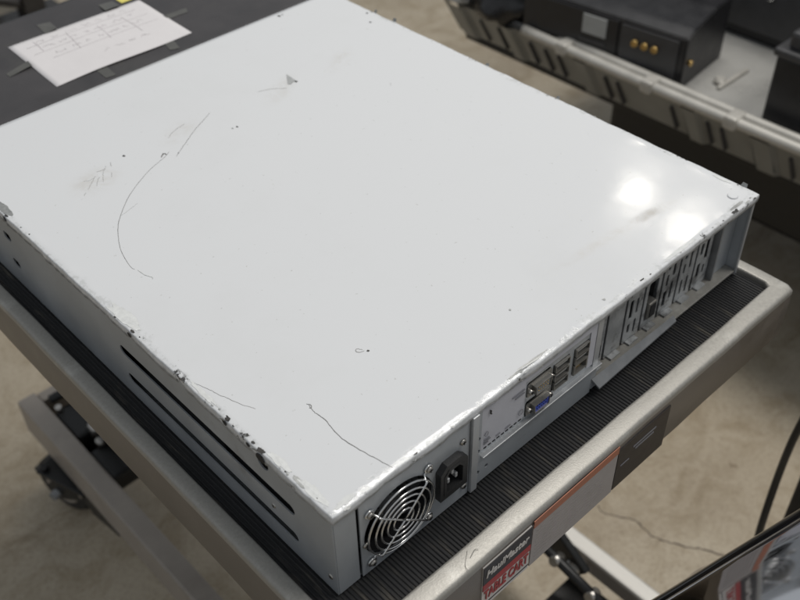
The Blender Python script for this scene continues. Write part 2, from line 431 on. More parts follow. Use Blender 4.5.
def dport(name, cx, cz, core):
    q = MB()
    def trap(s, z): return [(-.0082*s, .0042*z), (.0082*s, .0042*z), (.0072*s, -.0042*z), (-.0072*s, -.0042*z)]
    o = [(cx+x, cz+z) for x, z in reversed(trap(1, 1))]
    h = [(cx+x, cz+z) for x, z in reversed(trap(.93, .88))]
    q.plate(o, [h], .0065, (0, -.0042, 0), (1, 0, 0), (0, 0, 1), 'port')
    q.plate(rrect(cx-.0122, cz-.0058, cx+.0122, cz+.0058, .0015, 3), [o], .0008, (0, -.0004, 0), (1, 0, 0), (0, 0, 1), 'port')
    for sx in (-1, 1):
        q.cyl((cx+sx*.0104, .001, cz), (cx+sx*.0104, -.0030, cz), .0020, 'screw', 6)
        q.cyl((cx+sx*.0104, -.0031, cz), (cx+sx*.0104, -.0034, cz), .0012, 'recess_shade', 8)
    r = q.build(name, io)
    q = MB(); q.plate(h, [], .004, (0, -.0034, 0), (1, 0, 0), (0, 0, 1), core)
    for row in range(2):
        for k in range(5): q.cyl((cx-.0045+k*.00225, -.0034, cz+.0015-.003*row), (cx-.0045+k*.00225, -.0037, cz+.0015-.003*row), .0005, 'recess_shade' if core == 'blue' else 'gold', 6)
    q.build('connector_core', r)
dport('serial_port', .1778, .0548, 'steel_dark')
dport('video_port', .1782, .0365, 'blue')
def usb(x0, x1, cz, t='black_plastic'):
    q = MB(); h = .0034
    q.plate(rrect(x0, cz-h, x1, cz+h, .0006, 2), [rrect(x0+.0007, cz-h+.0007, x1-.0007, cz+h-.0007, .0004, 2)], .010, (0, -.0012, 0), (1, 0, 0), (0, 0, 1), 'port')
    q.box((x0+.0009, .0012, cz-h+.0009), (x1-.0009, .0085, cz+h-.0009), 'recess_shade'); q.box((x0+.0022, -.0004, cz+.0004), (x1-.0022, .0011, cz+.0016), 'steel_light')  # black fill paints the shade inside the socket, bright tongue in front
    q.build('usb_port', io)
for cz in (.0390, .0475, .0560): usb(.1932, .2082, cz)
usb(.2148, .2292, .0558); usb(.2148, .2292, .0480)
q = MB()
q.plate(rect(.2146, .0347, .2294, .0440), [rect(.2160, .0360, .2280, .0430)], .010, (0, -.0010, 0), (1, 0, 0), (0, 0, 1), 'port')
q.box((.2162, .0030, .0362), (.2278, .0085, .0428), 'recess_shade'); q.box((.2175, .0022, .0362), (.2265, .0029, .0372), 'gold')
q.build('network_port', io)

# power supply
psu = MB()
FC = (.0490, .0345)
psu.plate(rect(.0180, .0010, .1098, .0738), [circ(FC[0], FC[1], .0285, 40), [(.0818, .0240), (.1022, .0240), (.1022, .0460), (.0975, .0510), (.0865, .0510), (.0818, .0460)]], .001,
          (0, -.0012, 0), (1, 0, 0), (0, 0, 1), 'steel')
psu.box((.0195, .036, .003), (.1090, .110, .072), 'steel_dark')
pw = psu.build('power_supply', server)
b = MB()
b.plate(circ(FC[0], FC[1], .0310, 40), [circ(FC[0], FC[1], .0272, 40)], .024, (0, .0005, 0), (1, 0, 0), (0, 0, 1), 'fan')
b.cyl((FC[0], .004, FC[1]), (FC[0], .022, FC[1]), .0120, 'fan', 28, bev=.0012)
b.cyl((FC[0], .0036, FC[1]), (FC[0], .0040, FC[1]), .0085, 'grey_black', 24)
for k in range(7):
    a = 2*PI*k/7
    t = bmesh.new(); vv = []
    for j in range(5):
        r = .0115+.0145*j/4; da = .10*j
        for sgn, y in ((-1, .006), (1, .019)):
            an = a+da+sgn*.30
            vv.append(t.verts.new((FC[0]+r*math.cos(an), y, FC[1]+r*math.sin(an))))
    for j in range(4): t.faces.new((vv[2*j], vv[2*j+1], vv[2*j+3], vv[2*j+2]))
    bmesh.ops.solidify(t, geom=t.faces[:], thickness=.0009)
    b.add(t, 'fan')
b.build('fan', pw)
b = MB()
GY = -.0052
for r in (.0082, .0132, .0182, .0228, .0272):
    b.tube([(FC[0]+r*math.cos(2*PI*k/40), GY+(.0014 if r > .025 else 0), FC[1]+r*math.sin(2*PI*k/40)) for k in range(40)], .00072, 'chrome', 8, closed=True)
SC = [(.0250, .0585), (.0730, .0585), (.0730, .0105), (.0250, .0105)]
for sx, sz in SC:
    d = Vector((FC[0]-sx, 0, FC[1]-sz)); d.normalize()
    st = Vector((sx, -.0020, sz)); inner = Vector((FC[0], GY-.0012, FC[1]))
    p = [st+d*.0025, st+d*.0048, st+d*.0072+Vector((0, -.0030, 0)), st+d*.0090+Vector((0, -.0040, 0)), inner + d*.0005*(1 if sx < .05 else -1)]
    b.tube(spline(p, 4), .00075, 'chrome', 8)
    ring = [(sx+.0029*math.cos(2*PI*k/16), -.0022, sz+.0029*math.sin(2*PI*k/16)) for k in range(16)]
    b.tube(ring, .00072, 'chrome', 8, closed=True)
b.build('fan_guard', pw)
def screw(parent, x, z, y=-.0012, r=.0030):
    q = MB()
    q.cyl((x, y, z), (x, y-.0016, z), r, 'screw', 20, r2=r*.72, bev=.0003)
    q.box((x-r*.55, y-.0019, z-.00035), (x+r*.55, y-.00155, z+.00035), 'recess_shade')
    q.box((x-.00035, y-.0019, z-r*.55), (x+.00035, y-.00155, z+r*.55), 'recess_shade')
    return q.build('screw', parent)
for sx, sz in SC: screw(pw, sx, sz, -.0028, .0027)
for sx, sz in ((.0195+.002, .0310), (.1035, .0575), (.1055, .0120), (.0985, .0700-.004)):
    if sz != .0660: screw(pw, sx, sz, -.0012, .0027)
# mains inlet
b = MB()
outer = [(.0800, .0215), (.1040, .0215), (.1040, .0475), (.0985, .0530), (.0855, .0530), (.0800, .0475)]
inn = [(.0830, .0260), (.1010, .0260), (.1010, .0440), (.0970, .0485), (.0870, .0485), (.0830, .0440)]
b.plate(outer, [inn], .0050, (0, -.0060, 0), (1, 0, 0), (0, 0, 1), 'black_plastic')
inn2 = [(.0848, .0278), (.0992, .0278), (.0992, .0428), (.0960, .0465), (.0880, .0465), (.0848, .0428)]
b.plate(inn, [inn2], .0180, (0, -.0064, 0), (1, 0, 0), (0, 0, 1), 'black_plastic')
b.box((.0840, .0100, .0270), (.1000, .0110, .0475), 'recess_shade')
b.box((.0805, -.0011, .0480), (.1035, -.0004, .0540), 'black_plastic')
inl = b.build('power_inlet', pw)
for x, z in ((.0885, .0350), (.0955, .0350), (.0920, .0410)):
    q = MB(); q.box((x-.0010, -.0045, z-.0020), (x+.0010, .0100, z+.0020), 'steel_light', .0004); q.build('contact_pin', inl)

# screws on the side
for y, z, r in ((.0060, .0135, .0024), (.0585, .0325, .0022)):
    q = MB(); q.cyl((-.0002, y, z), (-.0016, y, z), r, 'screw', 18, r2=r*.7); q.box((-.0018, y-.0003, z-r*.5), (-.00155, y+.0003, z+r*.5), 'recess_shade')
    q.build('screw', server)

# white cover: sheet, folded lips with dents, scratches
def cover():
    b = MB(); mi = b.mi('paint')
    X0, X1, Y0, Y1, Z = -.0004, W+.0004, -.0012, D, H
    nx, ny = 90, 110
    def warp(x, y):
        w = .00035*noise.noise(Vector((x*7, y*7, 3))) + .00006*noise.noise(Vector((x*31, y*31, 1)))
        e = min(x-X0, X1-x, y-Y0)
        if e < .012: w += (1-e/.012)**2*.0007*noise.noise(Vector((x*60, y*60, 7)))
        return w
    def edge(s, q): return .0007*noise.noise(Vector((s*30, q, 0)))+.0004*noise.noise(Vector((s*150, q, 5)))
    g = {}
    for i in range(nx+1):
        for j in range(ny+1):
            x = X0+(X1-X0)*i/nx; y = Y0+(Y1-Y0)*j/ny
            ox = oy = 0
            if i == 0: ox = edge(y, 2)
            if i == nx: ox = edge(y, 9)
            if j == 0: oy = edge(x, 17)
            g[i, j] = b.bm.verts.new((x+ox, y+oy, Z+warp(x, y)))
    for i in range(nx):
        for j in range(ny):
            f = b.bm.faces.new((g[i, j], g[i+1, j], g[i+1, j+1], g[i, j+1])); f.smooth = True; f.material_index = mi
    # lips run down the left side, the rear and the right side
    per = [(0, j, (-1, 0)) for j in range(ny, 0, -1)] + [(i, 0, (0, -1)) for i in range(0, nx+1)] + [(nx, j, (1, 0)) for j in range(1, ny+1)]
    prev = None
    for n_, (i, j, d) in enumerate(per):
        p = g[i, j].co
        corner = (i in (0, nx) and j == 0)
        dd = Vector((d[0], d[1], 0))
        if corner: dd = Vector((-1 if i == 0 else 1, -1, 0)).normalized()
        s = p.x+p.y*1.7
        depth = .0068 if d[1] else .0085
        depth += .0014*noise.noise(Vector((s*45, 3, 0)))+.0010*noise.noise(Vector((s*150, 8, 0)))
        bulge = .0005*noise.noise(Vector((s*70, 11, 0)))
        col = [g[i, j]]
        for out, dn in ((.0007, .0003), (.0011, .0011), (.0012+bulge, depth*.55), (.0010+bulge*1.6, depth)):
            col.append(b.bm.verts.new(p+dd*out-Vector((0, 0, dn))))
        if prev:
            for k in range(4):
                f = b.bm.faces.new((prev[k], col[k], col[k+1], prev[k+1])); f.smooth = True; f.material_index = mi
        prev = col
    bmesh.ops.recalc_face_normals(b.bm, faces=b.bm.faces[:])
    if sum(f.normal.z for f in b.bm.faces) < 0: bmesh.ops.reverse_faces(b.bm, faces=b.bm.faces[:])
    o = b.build('top_cover', server)
    md = o.modifiers.new('sheet', 'SOLIDIFY'); md.thickness = .0009; md.offset = -1
    return o, warp
cov, warp = cover()
def zc(x, y): return H+warp(x, y)+.0001
def scratch(pts, r, m, wob=.0005, name='scratch'):
    q = MB()
    p = [Vector((v.x+random.uniform(-wob, wob), v.y+random.uniform(-wob, wob), 0)) for v in spline([(x, y, 0) for x, y in pts], 7)]
    for v in p: v.z = zc(v.x, v.y)
    n = len(p)
    rr = [r*(.35+.65*math.sin(PI*min(max((k+.8)/(n+.6), 0), 1))**.5)*random.uniform(.8, 1.15) for k in range(n)]
    q.tube(p, rr, m, 5, flat=.35); return q.build(name, cov)
scratch([(.1985, .3984), (.1865, .3918), (.1732, .3846), (.1547, .3723), (.1383, .3611)], .00022, 'scratch', .0002)
scratch([(.1383, .3715), (.1318, .3675), (.1098, .3588), (.0823, .3415), (.0634, .3237), (.0518, .3089), (.0406, .2864), (.0355, .2658), (.0358, .2600)], .00021, 'scratch', .0001)
scratch([(.0372, .2578), (.0378, .2495), (.0402, .2441), (.0395, .2418)], .0005, 'peel', .0002)
scratch([(.0429, .072), (.0414, .0654), (.0421, .0558), (.0399, .0393), (.0419, .0236), (.0445, .0107), (.0468, .0005)], .00026, 'scratch', .0002)
scratch([(.0421, .0735), (.0435, .0712), (.0425, .0690), (.0412, .0700)], .00025, 'scratch', .0002)
scratch([(.0022, .1375), (.006, .1266), (.0092, .114), (.0137, .1004), (.0175, .0921)], .00020, 'scratch_soft', .0003)
for P in ([(.0621, .371), (.068, .3765), (.0767, .3837)], [(.0700, .3705), (.0747, .3775), (.078, .380)], [(.0765, .3720), (.083, .3830), (.09, .3906)], [(.085, .3730), (.088, .3790)],
          [(.0660, .3840), (.0700, .3815), (.0760, .3832)], [(.0800, .3880), (.0870, .3868)], [(.0930, .3870), (.0955, .3925)], [(.1500, .3900), (.1600, .3960), (.1720, .3990)], [(.0560, .3660), (.0590, .3690)]):
    scratch(P, random.uniform(.00012, .00024), 'scratch_soft', .0004)
scratch([(.129, .369), (.1335, .3725), (.1345, .369)], .0006, 'scratch', .0004)
scratch([(.250, .397), (.262, .393), (.273, .384)], .0002, 'scratch_soft', .0004)
for _ in range(2):                                              # short hairline rubs over the sheet
    x, y, a, l = random.uniform(.02, .41), random.uniform(.03, .49), random.uniform(0, PI), random.uniform(.004, .022)
    scratch([(x, y), (x+l*.5*math.cos(a)+.001, y+l*.5*math.sin(a)), (x+l*math.cos(a), y+l*math.sin(a))], .00010, 'scratch_soft', .0002)
def flake(x, y, r, m, k=11, st=1., a0=0., z=.00012):
    q = MB(); vs = []; ph = random.uniform(0, 9)
    for j in range(k):
        a = 2*PI*j/k; rr = r*(.8+.55*noise.noise(Vector((math.cos(a)*1.3+ph, math.sin(a)*1.3, ph)))+random.uniform(-.14, .14))
        dx, dy = rr*math.cos(a)*st, rr*math.sin(a)
        px, py = x+dx*math.cos(a0)-dy*math.sin(a0), y+dx*math.sin(a0)+dy*math.cos(a0)
        vs.append(q.bm.verts.new((px, py, zc(px, py)+z)))
    q.bm.faces.new(vs).material_index = q.mi(m)
    return q.build('paint_chip', cov)
flake(.2865, .3880, .0018, 'chip')
q = MB()                                                        # torn triangle of paint beside it
v = [q.bm.verts.new((x, y, zc(x, y)+.0002)) for x, y in ((.2885, .4045), (.2875, .3895), (.2795, .3872), (.2782, .3895))]
q.bm.faces.new(v).material_index = q.mi('flap_grey'); q.build('paint_chip', cov)
for x, y, r, m in ((.2017, .3629, .0013, 'chip'), (.1084, .3929, .0014, 'chip'), (.1003, .0816, .0011, 'chip'), (.3577, .504, .0022, 'chip'),
                   (.3620, .5040, .0014, 'chip_grey'), (.4135, .4275, .0016, 'chip'), (.425, .445, .0016, 'chip'), (.2487, .0061, .0014, 'chip_grey'), (.1953, .0437, .0010, 'chip_grey'),
                   (.143, .3645, .0008, 'chip'), (.1975, .3635, .0009, 'chip_grey')):
    flake(x, y, r, m)
scratch([(.0985, .0850), (.0965, .0880), (.0945, .0872), (.0955, .0845), (.0985, .0835)], .0003, 'scratch_soft', .0002)
# the larger chips along the battered edges
for _ in range(16):
    y = random.choice([random.uniform(0, .13), random.uniform(.19, .23), random.uniform(.34, .42)])
    flake(random.uniform(-.0010, .0016), y, random.uniform(.0006, .0016), random.choice(('chip', 'chip_grey')), 11, random.uniform(.4, .8), 0)
for _ in range(14):
    x = random.choice([random.uniform(.09, .2), random.uniform(.27, .43), random.uniform(0, .43)])
    flake(x, random.uniform(-.0028, .0005), random.uniform(.0004, .0010), random.choice(('chip', 'chip_grey')), 11, random.uniform(1.4, 3.6), 0)
for _ in range(8):
    flake(W+random.uniform(-.001, .0010), random.uniform(0, .5), random.uniform(.0005, .0013), random.choice(('chip', 'chip_grey')), 11, .6)
for x0, y0, r, st in ((-.0002, .205, .0022, .6), (-.0004, .385, .0024, .5), (.0000, .0975, .0026, .7), (-.0002, .063, .0034, .7), (.0000, .072, .0018, .6), (.3985, -.0012, .0022, 2.2)): flake(x0, y0, r, 'chip', 13, st)
def curl(x, y, dx, dy, h, w):                                   # lifted curls of sheet standing off the edge
    q = MB()
    vs = [q.bm.verts.new(p) for p in ((x-dy*w, y+dx*w, H-.001), (x+dy*w, y-dx*w, H-.001), (x+dy*w*.7+dx*.0022, y-dx*w*.7+dy*.0022, H+h), (x-dy*w*.5+dx*.0012, y+dx*w*.5+dy*.0012, H+h*1.3))]
    q.bm.faces.new(vs).material_index = q.mi('chip_grey'); o = q.build('lifted_flake', cov)
    mm = o.modifiers.new('sheet', 'SOLIDIFY'); mm.thickness = .0005
for a in ((W+.001, .4115, 1, .2, .0028, .0022), (W+.001, .4395, 1, 0, .0024, .0015), (-.0015, .068, -1, 0, .0016, .0022), (-.0012, .100, -1, 0, .0014, .002), (.06, -.003, 0, -1, .001, .0015),
          (W, .012, 1, 0, .0026, .003), (W+.001, .20, 1, 0, .0016, .002), (W+.001, .285, 1, 0, .0014, .002)): curl(*a)
q = MB()                                                         # flat dark discs, painted shade of a punched hole and torn lip notches
for y, z, r in ((.0632, .0748, .0044), (.2070, .0770, .0024), (.3860, .0775, .0026), (.0985, .0775, .0024), (.0750, .0772, .0020)):
    q = MB(); ph = random.uniform(0, 9)
    vs = [q.bm.verts.new((-.0021, y+r*(1+.3*noise.noise(Vector((math.cos(a*PI/9)+ph, math.sin(a*PI/9), 0))))*math.cos(a*PI/9), z+r*.8*math.sin(a*PI/9))) for a in range(18)]
    q.bm.faces.new(vs).material_index = q.mi('recess_shade'); q.build('torn_notch_shade', cov)
def peel(x, y, lx, ly, m):                                      # long ragged patch of peeled paint beside the edge
    q = MB(); ph = random.uniform(0, 9); vs = []
    for k in range(40):
        a = 2*PI*k/40; j = 1+.35*noise.noise(Vector((math.cos(a)*2+ph, math.sin(a)*2, ph)))+.18*noise.noise(Vector((math.cos(a)*7+ph, math.sin(a)*7, ph)))
        px, py = x+lx*j*math.cos(a), y+ly*j*math.sin(a); px = max(px, -.0004)
        vs.append(q.bm.verts.new((px, py, zc(px, py)+.00010)))
    q.bm.faces.new(vs).material_index = q.mi(m); q.build('paint_chip', cov)
for a in ((.0040, .222, .0050, .018, 'peel'), (.0020, .395, .0035, .012, 'chip_grey'), (.0024, .050, .0026, .010, 'peel'), (.0028, .018, .0030, .012, 'peel'), (.0015, .030, .0016, .006, 'chip_grey'),
          (.0120, .0020, .008, .0022, 'peel'), (.1650, .0012, .018, .0014, 'chip_grey'), (.3300, .0012, .02, .0016, 'peel'), (.4050, .0022, .008, .0014, 'chip_grey'), (.4275, .0300, .0011, .008, 'peel'), (.0016, .125, .0018, .014, 'peel')): peel(*a)
b = MB()                                                         # raised rivet near the right rear corner
b.cyl((.414, .011, H-.0004), (.414, .011, H+.0009), .0042, 'paint', 24, bev=.0005)
b.build('rivet', cov)

# black front section
b = MB()
b.box((-.0014, D+.0016, .0700), (W+.0014, .6905, .0797), 'black_cover', .0008)
front = b.build('front_cover', server)
b = MB()
b.box((-.0020, .6906, .0005), (W+.002, .702, .076), 'black_plastic', .0015)
b.build('front_bezel', server)

# ------------------------------------------------------------------ the taped note
NZ = H-.0003
note = thing('paper_note', 'white handwritten paper sheet taped flat onto the black front section', 'paper', (0, 0, 0))
b = MB(); mi = b.mi('paper'); g = {}
C = [Vector(p) for p in ((.1250, .5360), (.2740, .5360), (.2770, .6390), (.1290, .6400))]
def nh(u, v): return .0004+.0010*max(0, noise.noise(Vector((u*3, v*3, 2))))+.0018*max(0, 1-v*5)*max(0, math.sin(u*PI))**2*.6
for i in range(25):
    for j in range(19):
        u, v = i/24, j/18
        p = C[0]*(1-u)*(1-v)+C[1]*u*(1-v)+C[2]*u*v+C[3]*(1-u)*v
        g[i, j] = b.bm.verts.new((p.x, p.y+.0012*math.sin(u*7)*(1-v), NZ+nh(u, v)))
for i in range(24):
    for j in range(18):
        f = b.bm.faces.new((g[i, j], g[i+1, j], g[i+1, j+1], g[i, j+1])); f.smooth = True; f.material_index = mi
sheet = b.build('sheet', note)
md = sheet.modifiers.new('thick', 'SOLIDIFY'); md.thickness = .00015; md.offset = -1
b = MB()
def ink(pts, r=.00028, wob=.0004):
    P = []
    for p in spline([(x, y, 0) for x, y in pts], 4):
        u = (p.x-.125)/.15; v = (p.y-.536)/.103
        P.append((p.x+random.uniform(-wob, wob), p.y+random.uniform(-wob, wob), NZ+nh(min(max(u, 0), 1), min(max(v, 0), 1))+.0001))
    b.tube(P, r, 'ink', 4, flat=.3)
for a, c in (((.1514, .6318), (.1500, .6080)), ((.1836, .6244), (.1792, .5873)), ((.2147, .6181), (.2118, .5849)), ((.242, .6161), (.2415, .5758))): ink([a, ((a[0]+c[0])/2+.0005, (a[1]+c[1])/2), c])
for y, x0, x1 in ((.6230, .140, .262), (.6060, .140, .266), (.5880, .150, .266)): ink([(x0, y), ((x0+x1)/2, y+.001), (x1, y-.001)], .0002)
for row in range(4):                                             # scribbled cursive, no readable characters
    y0 = (.628, .614, .597, .566)[row]; x = (.153, .153, .157, .192)[row]; xe = (.262, .264, .262, .258)[row]
    while x < xe:
        w = random.uniform(.006, .015)
        if x+w > xe: break
        n = int(w/.0014)
        ink([(x+k*.0014+random.uniform(-.0005, .0005), y0+random.choice((-1, 1))*random.uniform(.0004, .0026)) for k in range(n+1)], .00020, .0001)
        x += w+random.uniform(.003, .009)
b.build('handwriting', sheet)
for pts in ([(.1030, .5918), (.1285, .5970), (.1272, .5865), (.1030, .5838)], [(.2745, .5890), (.3012, .5874), (.2974, .5781), (.2745, .5790)],
            [(.2401, .6593), (.2555, .6571), (.2540, .6385), (.2370, .6385)], [(.1718, .664), (.1852, .6599), (.1820, .6385), (.1690, .6390)],
            [(.1667, .5365), (.1777, .5365), (.1757, .5164), (.1658, .5181)], [(.2416, .5365), (.252, .5365), (.2475, .5184), (.2384, .5218)]):
    q = MB(); cx = sum(p[0] for p in pts)/4; cy = sum(p[1] for p in pts)/4
    vs = [q.bm.verts.new((x, y, NZ+(.0022 if .1255 < x < .2735 and .537 < y < .639 else .0003))) for x, y in pts]
    q.mi('tape'); fc = q.bm.faces.new(vs)
    if fc.normal.z < 0: fc.normal_flip()
    o = q.build('tape_strip', note)
    mm = o.modifiers.new('thick', 'SOLIDIFY'); mm.thickness = .0001
b = MB(); b.box((.2600, .6450, NZ+.0002), (.2730, .6570, NZ+.0006), 'yellow')
tag(b.build('sticky_note'), 'small yellow sticky note on the black front section above the white paper', 'sticky note')

# ------------------------------------------------------------------ the table cart
cart = thing('table_cart', 'scissor lift table cart with ribbed black rubber top, silver rim and a red label', 'cart', (.21, .35, FLOOR))
cart_off = Vector((-.21, -.35, -FLOOR))
def cpart(mb, name, parent=cart):
    o = mb.build(name, parent)
    if parent is cart: o.location = cart_off
    return o
CX0, CX1, CY0, CY1 = -.027, .446, -.045, .790
# ribbed mat
b = MB(); mi = b.mi('rubber')
x0, x1, y0, y1 = CX0+.0085, CX1-.0095, CY0+.0155, CY1-.016
pitch = .0029; n = int((x1-x0)/pitch)
prof = []
for k in range(n):
    xa = x0+k*pitch
    prof += [(xa, -.0027), (xa+.0008, -.0027), (xa+.0011, -.0020), (xa+.0015, -.0017), (xa+.0021, -.0017), (xa+.0025, -.0020), (xa+.0028, -.0027)]
ys = [y0+(y1-y0)*k/14 for k in range(15)]
cols = [[b.bm.verts.new((x, y, z)) for y in ys] for x, z in prof]
for k in range(len(cols)-1):
    for j in range(14):
        f = b.bm.faces.new((cols[k][j], cols[k+1][j], cols[k+1][j+1], cols[k][j+1])); f.material_index = mi
cpart(b, 'rubber_mat')
# rim: rounded profile swept round the table
b = MB()
def rimloop(off, z): return [(CX0+off, CY0+off*1.3, z), (CX1-off, CY0+off*1.3, z), (CX1-off, CY1-off, z), (CX0+off, CY1-off, z)]
def sweep(profile, m):
    mi = b.mi(m); rows = []
    for off, z in profile:
        L = rimloop(off, z); row = []
        for k in range(4):
            A, B = Vector(L[k]), Vector(L[(k+1) % 4])
            d = B-A; nseg = 40
            for q in range(nseg):
                p = A+d*(.006+.988*q/(nseg-1)) if True else A
                w = .0004*noise.noise(Vector((p.x*22, p.y*22, z*40)))
                row.append(b.bm.verts.new((p.x+w, p.y+w, p.z+w*.8)))
        rows.append(row)
    for a in range(len(rows)-1):
        R0, R1 = rows[a], rows[a+1]; N_ = len(R0)
        for k in range(N_):
            f = b.bm.faces.new((R0[k], R0[(k+1) % N_], R1[(k+1) % N_], R1[k])); f.material_index = mi; f.smooth = True
sweep([(.0000, -.0040), (.0000, -.0006), (.0003, .0010), (.0011, .0022), (.0020, .0027), (.0028, .00285), (.0062, .0030), (.0104, .0030), (.0111, .0029), (.0118, .0023), (.0121, .0012), (.0122, .0), (.0122, -.0060)], 'rail')
cpart(b, 'top_rim')
b = MB()
sweep([(.0002, -.0035), (-.0002, -.0120), (.0, -.0480), (.0030, -.0545), (.0200, -.0560)], 'rail_side_shaded')
b.box((CX0+.02, CY0+.02, -.0100), (CX1-.02, CY1-.02, -.0060), 'rail_side_shaded')
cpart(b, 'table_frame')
b = MB()                                                         # curled fibre marks on the rim
for pts in ([(.0660, -.0440), (.0675, -.0400), (.0735, -.0355), (.0760, -.0335)], [(.0735, -.0385), (.0795, -.0365), (.0815, -.0378)]):
    b.tube([(p.x, p.y, .0035) for p in spline([(x, y, 0) for x, y in pts], 6)], .00013, 'chip', 5)
cpart(b, 'scuff_mark')
# labels on the front face
LY = CY0-.0004
b = MB(); b.box((.0785, LY-.0006, -.0535), (.1245, LY+.0004, -.0060), 'label_white')
lbl = cpart(b, 'brand_label')
b = MB(); b.box((.0785, LY-.0010, -.0255), (.1245, LY-.0005, -.0060), 'label_black'); b.box((.0785, LY-.0011, -.0320), (.1245, LY-.0006, -.0256), 'label_red'); b.build('label_band', lbl)
text_mesh('lettering', 'HaulMaster', .0098, 'label_white', lbl, (.0808, LY-.0013, -.0185), .22, .0002, .0410)
b = MB(); b.box((.0785, LY-.0012, -.0322), (.1245, LY-.0009, -.0275), 'label_red'); b.build('label_band', lbl)
text_mesh('lettering', 'TABLE CART', .0140, 'label_red', lbl, (.0800, LY-.0011, -.0440), 0, .0003, .0430)
b = MB(); b.box((.0785, LY-.0009, -.0500), (.1245, LY-.0005, -.0490), 'label_black'); b.build('label_line', lbl)
b = MB(); b.box((.1262, LY-.0005, -.0540), (.2160, LY+.0004, -.0075), 'label_grey'); b.box((.1262, LY-.0009, -.0105), (.2160, LY-.0004, -.0040), 'label_orange')
b.box((.1262, LY-.0008, -.0068), (.2160, LY-.0003, -.0030), 'label_orange')
wl = cpart(b, 'warning_label')
b = MB()
for k in range(8): b.box((.130, LY-.0008, -.0165-k*.0042), (.130+random.uniform(.055, .08), LY-.0004, -.0168-k*.0042), 'faint_print')
b.build('small_print', wl)
b = MB(); b.box((.2170, LY-.0005, -.0530), (.2780, LY+.0004, -.0085), 'label_black'); bl = cpart(b, 'black_label')
b = MB()
b.box((.235, LY-.0008, -.0200), (.262, LY-.0004, -.0185), 'print'); b.box((.238, LY-.0008, -.0240), (.260, LY-.0004, -.0225), 'print'); b.box((.222, LY-.0008, -.0300), (.232, LY-.0004, -.0290), 'print')
b.build('small_print', bl)
# base frame
b = MB()
for xa, xb, m in ((.0480, .0760, 'base'), (.4290, .4505, 'base_lit')):
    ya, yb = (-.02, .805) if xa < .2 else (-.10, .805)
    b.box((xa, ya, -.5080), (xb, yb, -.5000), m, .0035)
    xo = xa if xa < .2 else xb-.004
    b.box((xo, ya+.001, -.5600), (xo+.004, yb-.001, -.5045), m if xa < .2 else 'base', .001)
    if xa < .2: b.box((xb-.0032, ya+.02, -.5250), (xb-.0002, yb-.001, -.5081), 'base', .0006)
b.box((.0770, .7850, -.5500), (.4280, .8040, -.5050), 'base', .002)
b.box((.0770, -.0100, -.5580), (.4280, .0100, -.5360), 'black_steel', .002)
bf = cpart(b, 'base_frame')
# scissor arms
def arm(xc, ya, za, yb, zb, w=.010, h=.040):
    q = MB(); A, B = Vector((xc, ya, za)), Vector((xc, yb, zb)); d = (B-A); L = d.length; ang = math.atan2(d.z, d.y)
    q.box((-w/2, -L/2, -h/2), (w/2, L/2, h/2), 'black_steel', .003)
    for t in (-.485, 0, .485): q.cyl((-w/2-.006, L*t, 0), (w/2+.006, L*t, 0), .012, 'screw', 16, bev=.002)
    o = q.build('scissor_arm', cart); o.rotation_euler = (ang, 0, 0); o.location = (A+B)/2+cart_off
    return o
for xc in (.092, .412): arm(xc, .08, -.515, .70, -.085)
for xc in (.108, .396): arm(xc, .70, -.515, .08, -.085)
b = MB()
b.cyl((.25, .15, -.505), (.25, .36, -.32), .022, 'black_steel', 20); b.cyl((.25, .36, -.32), (.25, .47, -.22), .012, 'chrome', 16)
b.cyl((.10, .15, -.505), (.405, .15, -.505), .012, 'black_steel', 16)
b.cyl((.10, .39, -.30), (.405, .39, -.30), .012, 'black_steel', 16); b.cyl((.10, .47, -.22), (.405, .47, -.22), .010, 'black_steel', 16)
cpart(b, 'hydraulic_cylinder')
b = MB()                                                         # foot pedal bar beside the right rail
b.cyl((.388, .150, -.470), (.388, .016, -.500), .006, 'black_steel', 14); b.cyl((.380, .10, -.479), (.396, .10, -.483), .0065, 'screw', 12); b.cyl((.380, .045, -.492), (.396, .045, -.496), .0065, 'screw', 12)
cpart(b, 'release_rod')
# casters
def caster(loc, flip=0.):
    e = MB()
    e.box((-.040, -.045, .104), (.040, .045, .110), 'black_steel', .002)
    e.cyl((0, 0, .092), (0, 0, .105), .026, 'black_steel', 24, bev=.002)
    for s in (-1, 1):
        e.plate([(-.030, .092), (.022, .092), (.052, .060), (.046, .040), (.028, .040), (-.028, .070)], [], .004, (s*.024+.002, 0, 0), (0, 1, 0), (0, 0, 1), 'black_steel')
    for sx in (-1, 1):
        for sy in (-1, 1): e.cyl((sx*.031, sy*.035, .109), (sx*.031, sy*.035, .117), .006, 'black_steel', 6)
    e.cyl((-.036, .036, .050), (.036, .036, .050), .007, 'steel_dark', 12)
    e.box((-.020, .040, .075), (.020, .085, .082), 'black_steel', .003, Matrix.Rotation(-.5, 3, 'X'))
    o = e.build('caster', cart); o.location = Vector(loc)+cart_off; o.rotation_euler.z = flip
    w = MB(); w.cyl((-.016, .036, .050), (.016, .036, .050), .050, 'caster_rubber', 36, bev=.006); wo = w.build('wheel', o)
    h = MB(); h.cyl((-.019, .036, .050), (.019, .036, .050), .030, 'base', 24, bev=.002); h.build('wheel_hub', wo)
    return o
caster((.072, .705, FLOOR+.0005), .30); caster((.405, .700, FLOOR+.0005), .2); caster((.400, .060, FLOOR+.0005), PI)
b = MB()                                                         # bracket and brake lever over the left caster
b.box((.080, .655, -.556), (.128, .755, -.5480), 'black_steel', .003)
b.box((.079, .690, -.548), (.120, .760, -.508), 'black_steel', .006); b.box((.079, .600, -.545), (.132, .665, -.515), 'black_steel', .006)
